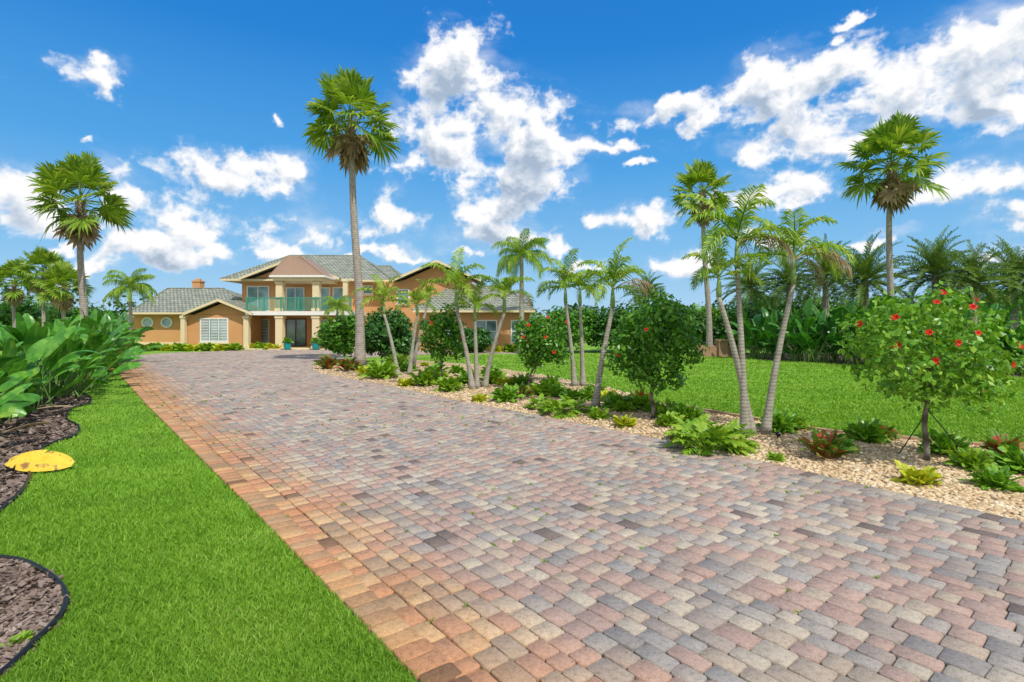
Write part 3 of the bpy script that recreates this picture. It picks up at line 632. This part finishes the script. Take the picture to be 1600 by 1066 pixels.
mb=MB(); mb.tube([(0,0,0),(0,0,.07)],.008,6); mb.tube([(0,-.045,.075),(0,0,.09),(0,.05,.105)],[.034,.036,.025],10); o=mb.build('spotlight',M['hose'],None,True); x,y=G(1215,688); o.location=(x,y,.02); tag(o,'small black garden spotlight in the stones right of the nearest palm trio','spotlight')
# ---------------------------------------------------------------- house
HR=thing('house','large two storey tan stucco house with grey tile roofs and green balcony','house',(-16,44,0))
def part(mb,name,mat,parent=HR,smooth=False): return mb.build(name,M[mat],parent,smooth,True)
def bx(name,mat,*a,parent=HR): mb=MB(); mb.box(*a); return part(mb,name,mat,parent)
def hip(name,x0,x1,y0,y1,z,rx0,rx1,ry,rz,mat='roof',th=.16):
    mb=MB(); v=[(x0,y0,z),(x1,y0,z),(x1,y1,z),(x0,y1,z),(rx0,ry,rz),(rx1,ry,rz)]
    mb.add(v,[(0,1,5,4),(1,2,5),(2,3,4,5),(3,0,4),(0,3,2,1)]); r=part(mb,name,mat)
    f=MB(); e=.02; f.box(x0-e,x1+e,y0-e,y0+.1,z-th,z-.003); f.box(x0-e,x0+.1,y0+.103,y1,z-th,z-.003); f.box(x1-.1,x1+e,y0+.103,y1,z-th,z-.003)
    f.box(x0+.103,x1-.103,y0+.103,y1,z-th,z-th+.05)
    f.build('fascia',M['cream'],r)
    c=MB(); 
    for a,b in ((v[4],v[5]),(v[0],v[4]),(v[1],v[5])):
        if (Vector(a)-Vector(b)).length>.1: c.tube([a,b],.09,6)
    c.build('ridge_cap',M['roof'],r); return r
def gable(name,x0,x1,y0,y1,z,az,wy,mat='roof'):
    xm=(x0+x1)/2; mb=MB(); t=.12
    v=[(x0,y0,z),(xm,y0,az),(x1,y0,z),(x0,y1,z),(xm,y1,az),(x1,y1,z)]; v2=[(a,b,c-t) for a,b,c in v]
    mb.add(v+v2,[(0,1,4,3),(1,2,5,4),(6,9,10,7),(7,10,11,8),(0,3,9,6),(2,8,11,5)]); r=part(mb,name,mat)
    f=MB(); e=.03
    for a,b in ((v[0],v[1]),(v[1],v[2])):
        f.add([(a[0],y0-e,a[2]-.2),(b[0],y0-e,b[2]-.2),(b[0],y0-e,b[2]-.0),(a[0],y0-e,a[2]-.0),(a[0],y0+.06,a[2]-.2),(b[0],y0+.06,b[2]-.2),(b[0],y0+.06,b[2]-.0),(a[0],y0+.06,a[2]-.0)],[(0,1,2,3),(3,2,6,7),(0,4,5,1)])
    f.build('fascia',M['cream'],r)
    w=MB(); w.add([(x0+.5,wy,z-.13),(x1-.5,wy,z-.13),(xm,wy,az-.35)],[(0,1,2)]); part(w,'gable_wall','stucco'); return r
def window(x0,x1,z0,z1,y,cols=2,shut=True,name='window',fm='white',rows=1):
    f=MB(); t=.09
    f.box(x0,x1,y-.07,y-.002,z0,z0+t); f.box(x0,x1,y-.07,y-.002,z1-t,z1); f.box(x0,x0+t,y-.068,y-.002,z0+t,z1-t); f.box(x1-t,x1,y-.068,y-.002,z0+t,z1-t)
    for i in range(1,cols): xx=x0+(x1-x0)*i/cols; f.box(xx-.035,xx+.035,y-.06,y-.002,z0+t,z1-t)
    for i in range(1,rows): zz=z0+(z1-z0)*i/rows; f.box(x0+t,x1-t,y-.058,y-.002,zz-.025,zz+.025)
    r=f.build(name,M[fm],HR,False,True)
    p=MB(); p.box(x0+t,x1-t,y-.02,y-.004,z0+t,z1-t); p.build('pane',M['glass'],r)
    if shut:
        s=MB(); n=int((z1-z0-2*t)/.12)
        for c in range(cols):
            a=x0+(x1-x0)*c/cols+.1; b=x0+(x1-x0)*(c+1)/cols-.1
            for k in range(n):
                zz=z0+t+.03+k*(z1-z0-2*t)/n; s.add([(a,y-.045,zz),(b,y-.045,zz),(b,y-.025,zz+.035),(a,y-.025,zz+.035)],[(0,1,2,3)])
        s.build('shutter',M['white'],r)
    sl=MB(); sl.box(x0-.08,x1+.08,y-.12,y-.003,z0-.12,z0-.002); sl.build('sill',M['cream'],r); return r
def WP(p0,p1,q0,q1,Y): return X(p0,Y),X(p1,Y),Z(q1,Y),Z(q0,Y)
YL,YG,YM,YR,YW=46.,43.,46.3,44.5,41.
bx('wall','stucco',X(208,YL),X(376,YL),YL,YL+8,0,2.95)
bx('wall','stucco',X(292,YG),X(381,YG),YG,YL-.01,0,2.75)
bx('wall','stucco',X(378,YM),X(602,YM),YM,YM+10,0,5.75)
bx('wall','stucco',X(600,YR)+.01,X(736,YR),YR,YR+10,0,5.5)
bx('wall','stucco',X(655,YW),X(828,YW),YW,YR-.01,0,2.95)
bx('wall','stucco',X(740,YR),X(822,YR),YR+.02,YR+8,0,2.9)
hip('roof',X(200,45.2),X(400,45.2),45.2,56,3.0,X(262,51),X(350,51),51,Z(451,51))
gable('roof',X(286,42.4),X(394,42.4),42.4,49,2.9,Z(467,42.4),YG-.004)
hip('roof',X(345,45.4),X(612,45.4),45.4,58,5.8,X(452,52),X(562,52),52,Z(400,52))
gable('roof',X(352,44.9)+1.1,X(530,44.9),44.9,51.6,5.86,Z(404,44.9),45.6)
gable('roof',X(612,43.6),X(752,43.6),43.6,52,5.6,Z(406,43.6),YR-.004)
hip('roof',X(560,45.0),X(630,45.0),45.05,56,5.7,X(590,51),X(610,51),51,Z(416,51))
hip('roof',X(645,40.2),X(836,40.2),40.2,50,3.05,X(705,45),X(790,45),45,Z(448,45))
x0,x1=X(422,42.3),X(506,42.3); hz=Z(430,42.3); at0,at1,az=X(450,44),X(469,44),Z(400,44)
mb=MB(); mb.add([(x0,42.3,hz),(x1,42.3,hz),(x1,46.2,hz),(x0,46.2,hz),(at0,43.9,az),(at1,43.9,az),(at1,46.2,az),(at0,46.2,az)],[(0,1,5,4),(1,2,6,5),(3,0,4,7),(4,5,6,7),(0,3,2,1)]); r=part(mb,'porch_roof','copper')
mb=MB()
for i in range(13):
    q=i/12; a=Vector((x0+(x1-x0)*q,42.29,hz)); b=Vector((at0+(at1-at0)*q,43.89,az)); mb.tube([a,a.lerp(b,.97)],.022 if 0<i<12 else .06,4)
mb.build('seam',M['copper'],r)
mb=MB(); mb.box(x0-.06,x1+.06,42.24,46.2,hz-.16,hz-.003); part(mb,'porch_fascia','white')
mb=MB(); mb.box(x0+.15,x1-.15,42.45,46.2,hz-.42,hz-.163); part(mb,'porch_beam','cream')
def column(px,Y,z0,z1,w=.22):
    mb=MB(); xx=X(px,Y); mb.box(xx-w,xx+w,Y-w,Y+w,z0,z1); mb.box(xx-w-.05,xx+w+.05,Y-w-.05,Y+w+.05,z1-.22,z1-.05); mb.box(xx-w-.06,xx+w+.06,Y-w-.06,Y+w+.06,z0+.002,z0+.22); return part(mb,'column','cream')
for px in (438,495): column(px,42.9,3.05,hz-.43,.26); column(px,42.9,.1,2.7,.28)
column(386,42.9,.1,2.7,.2); column(540,43.2,.1,2.7,.2); column(540,43.2,3.05,5.6,.17)
column(287,42.7,0,2.7,.16)
bx('balcony_slab','white',X(383,42.5),X(552,42.5),42.5,46.25,2.72,3.03)
mb=MB(); xa,xb=X(385,42.6),X(548,42.6); zt=4.12
mb.box(xa,xb,42.58,42.63,zt-.07,zt); mb.box(xa,xb,42.585,42.625,3.12,3.17)
n=80
for i in range(n+1):
    xx=xa+(xb-xa)*i/n; mb.box(xx-.02,xx+.02,42.59,42.62,3.17,zt-.07)
for i in range(7): xx=xa+(xb-xa)*i/6; mb.box(xx-.05,xx+.05,42.56,42.65,3.04,zt+.04)
part(mb,'balcony_railing','green')
bx('porch_floor','cream',X(383,42.2),X(548,42.2),42.1,46.25,.02,.12)
window(*WP(386,421,447,487,YM),YM,2,False); window(*WP(500,516,449,486,YM),YM,1,False)
window(*WP(447,476,449,487,YM),YM,2,False,'balcony_door')
window(*WP(388,421,499,537,YM),YM,2,True); window(*WP(498,514,499,535,YM),YM,1,True)
window(*WP(313,357,497,535,YG),YG,3,True)
window(*WP(567,583,446,460,YM),YM,1,False); window(*WP(620,640,452,475,YR),YR,1,False); window(*WP(520,540,449,486,YM),YM,1,False)
window(*WP(742,777,500,536,YW),YW,2,False,rows=2); window(*WP(690,712,498,536,YW),YW,1,False,rows=2); window(*WP(798,816,500,536,YW),YW,1,False,rows=2)
d=window(X(446,YM),X(479,YM),.12,Z(498,YM),YM,2,False,'front_door','wood',1)
mb=MB(); xm=X(462.5,YM)
for s in (-1,1): mb.tube([(xm+s*.1,YM-.12,1.0),(xm+s*.1,YM-.12,1.4)],.02,6)
mb.build('handle',M['cream'],d)
for px in (231,261):
    mb=MB(); cx,cz=X(px,YL),Z(504,YL); ro,ri=.50,.38; n=28; V=[];Fc=[]
    for k in range(n):
        a=2*math.pi*k/n; c,s=math.cos(a),math.sin(a); V+=[(cx+c*ro,YL-.002,cz+s*ro*.9),(cx+c*ro,YL-.08,cz+s*ro*.9),(cx+c*ri,YL-.08,cz+s*ri*.9),(cx+c*ri,YL-.002,cz+s*ri*.9)]
    for k in range(n):
        a,b=k*4,((k+1)%n)*4
        for j in range(3): Fc.append((a+j,b+j,b+j+1,a+j+1))
    mb.add(V,Fc); r=part(mb,'round_window','white')
    p=MB(); p.add([(cx+math.cos(2*math.pi*k/n)*ri,YL-.02,cz+math.sin(2*math.pi*k/n)*ri*.9) for k in range(n)],[tuple(range(n))]); p.build('pane',M['glass'],r)
bx('trim_band','cream',X(208,YL),X(290,YL),YL-.04,YL-.002,.0,.5)
xx=X(310,52); mb=MB(); zc=Z(441,52); mb.box(xx-.36,xx+.36,51.6,52.4,3.5,zc); mb.box(xx-.42,xx+.42,51.54,52.46,zc+.002,zc+.12); mb.box(xx-.22,xx+.22,51.8,52.2,zc+.122,zc+.3); part(mb,'chimney','stucco')
for px,lab in ((449,'teal glazed pot on the left side of the front door'),(493,'teal glazed pot on the right side of the front door')):
    t=thing('plant_pot',lab,'pot',(X(px,41.9),41.9,.0)); mb=MB(); mb.tube([(0,0,0),(0,0,.1),(0,0,.35),(0,0,.55),(0,0,.58)],[.16,.2,.28,.24,.27],12); mb.build('pot',M['teal'],t,True)
    o=link('plant',RG[0],t); o.location=(0,0,.55); o.scale=(1.6,1.6,2)
t=thing('garden_wall','low brown wall with a square pillar beside the slim fan palm','wall',(X(1128,33.8),33.8,0))
mb=MB(); mb.box(-.28,.28,-.28,.28,0,.95); mb.box(-.34,.34,-.34,.34,.952,1.05); mb.build('pillar',M['brickwall'],t); mb=MB(); mb.box(-1.6,-.283,-.12,.12,0,.7); mb.box(.283,1.3,-.12,.12,0,.7); mb.build('wall_panel',M['brickwall'],t)
bl=[]
random.seed(5)
for i in range(110):
    Y=rd(80,125); px=rd(-250,1900); h=rd(4,8); bl.append((X(px,Y),Y,h*.45,rd(4,8),3,h*.55))
kind(tag(link('distant_trees',leafmesh('distant_trees',bl,20000,.9,M['distant'])),'far line of dark trees along the horizon behind the houses','trees'),'stuff')
# ---------------------------------------------------------------- sky
SUN=Vector((.32,-.50,.80)).normalized(); el=math.asin(SUN.z); azs=math.atan2(SUN.x,SUN.y)
GR=([(.47,.71,.92),(.24,.55,.89),(.08,.38,.82),(.018,.235,.70),(.006,.15,.58)],[0,.12,.28,.5,.9])
def skynodes(nt,dirv,zoff):
    sky=nt.nodes.new('ShaderNodeTexSky'); sky.sky_type='NISHITA'; sky.sun_disc=False; sky.sun_elevation=el; sky.sun_rotation=azs
    sub=nt.nodes.new('ShaderNodeVectorMath'); sub.operation='SUBTRACT'; nt.links.new(dirv,sub.inputs[0]); sub.inputs[1].default_value=(0,0,zoff)
    nz=nt.nodes.new('ShaderNodeVectorMath'); nz.operation='NORMALIZE'; nt.links.new(sub.outputs[0],nz.inputs[0]); nt.links.new(nz.outputs[0],sky.inputs[0])
    sp=nt.nodes.new('ShaderNodeSeparateXYZ'); nt.links.new(nz.outputs[0],sp.inputs[0]); x_,y_,z_=sp.outputs
    hl=math_(nt,'MAXIMUM',math_(nt,'SQRT',math_(nt,'ADD',math_(nt,'MULTIPLY',x_,x_),math_(nt,'MULTIPLY',y_,y_))),.05)
    v_=math_(nt,'DIVIDE',z_,hl); gr=ramp(nt,v_,*GR)
    s=nt.nodes.new('ShaderNodeVectorMath'); s.operation='SCALE'; nt.links.new(gr,s.inputs[0]); s.inputs['Scale'].default_value=10
    return mixc(nt,.93,sky.outputs[0],s.outputs[0]),nz.outputs[0],v_
W=bpy.data.worlds.new('World'); S.world=W; W.use_nodes=True; nt=W.node_tree; nt.nodes.clear()
out=nt.nodes.new('ShaderNodeOutputWorld'); bg=nt.nodes.new('ShaderNodeBackground'); bg.inputs[1].default_value=.1; nt.links.new(bg.outputs[0],out.inputs[0])
sc_,dr_,vv_=skynodes(nt,nt.nodes.new('ShaderNodeTexCoord').outputs['Generated'],0)
cl=ramp(nt,noise(nt,2.6,6,.6,dr_),[(0,0,0),(1,1,1)],[.42,.52])  # unseen clouds behind and above the camera, added as white fill light
y_=nt.nodes.new('ShaderNodeSeparateXYZ'); nt.links.new(dr_,y_.inputs[0])
mr=nt.nodes.new('ShaderNodeMapRange'); nt.links.new(y_.outputs[1],mr.inputs[0]); mr.inputs[1].default_value=.35; mr.inputs[2].default_value=.15
nt.links.new(mixc(nt,math_(nt,'MULTIPLY',cl,mr.outputs[0]),sc_,(9.9,9.8,9.6)),bg.inputs[0])
clouds=[(140,120,66,30),(160,100,30,16),(345,275,68,38),(455,285,40,38),
(720,85,56,48),(715,150,72,50),(760,190,98,58),(690,230,80,58),(825,225,72,66),(800,290,86,50),(770,325,52,24),(640,262,30,20),
(1045,188,76,22),(960,230,55,12),(1075,200,32,20),
(1195,150,64,58),(1210,225,66,45),(1290,120,90,56),(1265,215,90,55),(1400,170,108,74),(1470,120,90,65),(1540,85,105,70),(1590,40,70,50),(1580,160,90,55),
(1540,285,84,32),(1590,345,70,26),
(190,305,42,44),(25,310,56,38),(120,350,36,14),(310,350,74,36),(240,400,70,22),(155,415,40,22),(350,392,36,16),
(490,370,62,28),(605,345,44,40),(430,397,50,16),(660,405,56,12),
(790,365,76,26),(735,392,46,12),(860,380,28,10),(1000,346,60,22),(930,350,24,13),(1180,305,50,24),(1265,302,50,24),(1070,410,40,18),
(1580,395,46,12),(1370,372,50,14),(1210,375,45,12),(60,445,60,12),(900,425,44,8),(440,205,13,10),(1010,258,18,8),(1310,60,18,10),(150,225,18,9),(1320,35,36,9),(560,395,26,10),(90,385,26,10),(1120,350,24,9)]
def perlin(x,y,seed):
    r=np.random.default_rng(seed); pm=r.permutation(512); ga=r.random(512)*6.2832
    xi=np.floor(x).astype(int); yi=np.floor(y).astype(int); xf=x-xi; yf=y-yi
    def g(i,j,dx,dy):
        a=ga[pm[(pm[i&511]+j)&511]]; return np.cos(a)*dx+np.sin(a)*dy
    u=xf**3*(xf*(xf*6-15)+10); v=yf**3*(yf*(yf*6-15)+10)
    a=g(xi,yi,xf,yf); b=g(xi+1,yi,xf-1,yf); c=g(xi,yi+1,xf,yf-1); d=g(xi+1,yi+1,xf-1,yf-1)
    return (a+(b-a)*u)+((c+(d-c)*u)-(a+(b-a)*u))*v
def fbm(x,y,f,o,s,ab=False,g=.5):
    t=0;a=1;n=0
    for i in range(o):
        p=perlin(x*f,y*f,s+i); t=t+a*(np.abs(p) if ab else p); n+=a; a*=g; f*=2.03
    return t/n
NU,NV=1700,540
u=np.linspace(-1.12,1.12,NU); v=np.linspace(-.012,.80,NV); Ug,Vg=np.meshgrid(u,v)
wx=fbm(Ug,Vg,9,6,100,False,.58)*.085; wy=fbm(Ug,Vg,9,6,200,False,.58)*.07
Uw,Vw=Ug+wx,Vg+wy; acc=np.full(Ug.shape,9.0)
for px,py,rx,ry in clouds:
    uu=math.atan((px-800)/F); k=math.cos(uu); a=rx/F*k*k*1.12; b=ry/F*k*1.12; dv=(Vw-(HY-py)/F*k)
    d=np.sqrt(((Uw-uu)/a)**2+(dv/np.where(dv<0,b*.8,b*1.05))**2); hh=np.clip(.4-np.abs(acc-d),0,None)/.4; acc=np.minimum(acc,d)-hh*hh*.4*.25
for uu,vv,a,b in [(-.95,.35,.12,.07),(-1.0,.12,.1,.04),(.95,.3,.12,.08),(1.0,.1,.1,.04),(.9,.5,.1,.06)]:
    acc=np.minimum(acc,np.sqrt(((Uw-uu)/a)**2+((Vw-vv)/b)**2))
f=np.minimum(1-acc,.8)
n1=fbm(Ug,Vg*1.15,10,9,300,False,.58); bil=fbm(Uw*.85,Vg,15,7,400,True,.58)
D=f*1.1+n1*2.1+(.16-bil)*2.0
wisp=np.clip(f+.5,0,1)*np.clip(fbm(Ug*.55+Vg*.4,Vg*1.2,13,6,500,False,.6)*2.4+.12,0,1)*.6
def ss(x,a,b): t=np.clip((x-a)/(b-a),0,1); return t*t*(3-2*t)
alpha=np.maximum(ss(D,-.16,.58)**1.2,wisp*ss(f,-.55,0.)); alpha*=ss(Vg,.0,.05)*ss(1.12-np.abs(Ug),0,.12)*ss(.80-Vg,0,.05)
T=np.clip(D,0,1)
def sh(A,r,c):
    idx=np.clip(np.arange(A.shape[0])+r,0,A.shape[0]-1); jdx=np.clip(np.arange(A.shape[1])+c,0,A.shape[1]-1); return A[idx][:,jdx]
Sh=sum(sh(T,k,k//3) for k in range(4,53,6))/9
rel=np.clip((D-sh(D,8,5))*.8,-.35,.35)+np.clip((n1-sh(n1,12,7))*1.3,-.28,.28)+(.13-bil)*1.6
bri=np.clip(.98-.72*ss(Sh,.22,.95)*ss(T,.05,.8)+rel*.6,.12,1.0)
Rr=900; Vx=np.stack([Rr*np.sin(Ug),Rr*np.cos(Ug),H+Rr*Vg],2).reshape(-1,3)
i=np.arange(NU*NV).reshape(NV,NU); Fq=np.stack([i[:-1,:-1],i[1:,:-1],i[1:,1:],i[:-1,1:]],2).reshape(-1,4)
m,nt,out=newmat('sky_backdrop')
sc_,dr_,vv_=skynodes(nt,geopos(nt),H)
at=nt.nodes.new('ShaderNodeAttribute'); at.attribute_name='cloud'; sx=nt.nodes.new('ShaderNodeSeparateXYZ'); nt.links.new(at.outputs['Vector'],sx.inputs[0])
cc=ramp(nt,sx.outputs[1],[(.40,.50,.64),(.66,.73,.83),(1.0,1.0,1.01)],[.15,.52,.92]); sC=nt.nodes.new('ShaderNodeVectorMath'); sC.operation='SCALE'; nt.links.new(cc,sC.inputs[0]); sC.inputs['Scale'].default_value=10
em=nt.nodes.new('ShaderNodeEmission'); em.inputs[1].default_value=.1; nt.links.new(mixc(nt,sx.outputs[0],sc_,sC.outputs[0]),em.inputs[0]); nt.links.new(em.outputs[0],out.inputs[0])
try: m.cycles.emission_sampling='NONE'
except Exception as e: print(e)
me=npmesh('sky',Vx,Fq,m); atr=me.attributes.new('cloud','FLOAT_VECTOR','POINT'); atr.data.foreach_set('vector',np.stack([alpha.ravel(),bri.ravel(),0*alpha.ravel()],1).astype(np.float32).ravel())
kind(link('sky',me),'structure')
L=bpy.data.lights.new('sun','SUN'); L.energy=4.0; L.angle=math.radians(.53); L.color=(1,.945,.86)
o=bpy.data.objects.new('sun',L); COL.objects.link(o); o.rotation_euler=SUN.to_track_quat('Z','Y').to_euler(); o.location=(10,-10,40)
c=bpy.data.cameras.new('camera'); cam=bpy.data.objects.new('camera',c); COL.objects.link(cam); cam.location=(0,0,H); cam.rotation_euler=(math.pi/2,0,0)
c.sensor_width=36; c.lens=F/1600*36; c.shift_y=-(533-HY)/1600; c.clip_end=4000; S.camera=cam
S.view_settings.view_transform='Standard'; S.view_settings.look='None'; S.view_settings.exposure=0
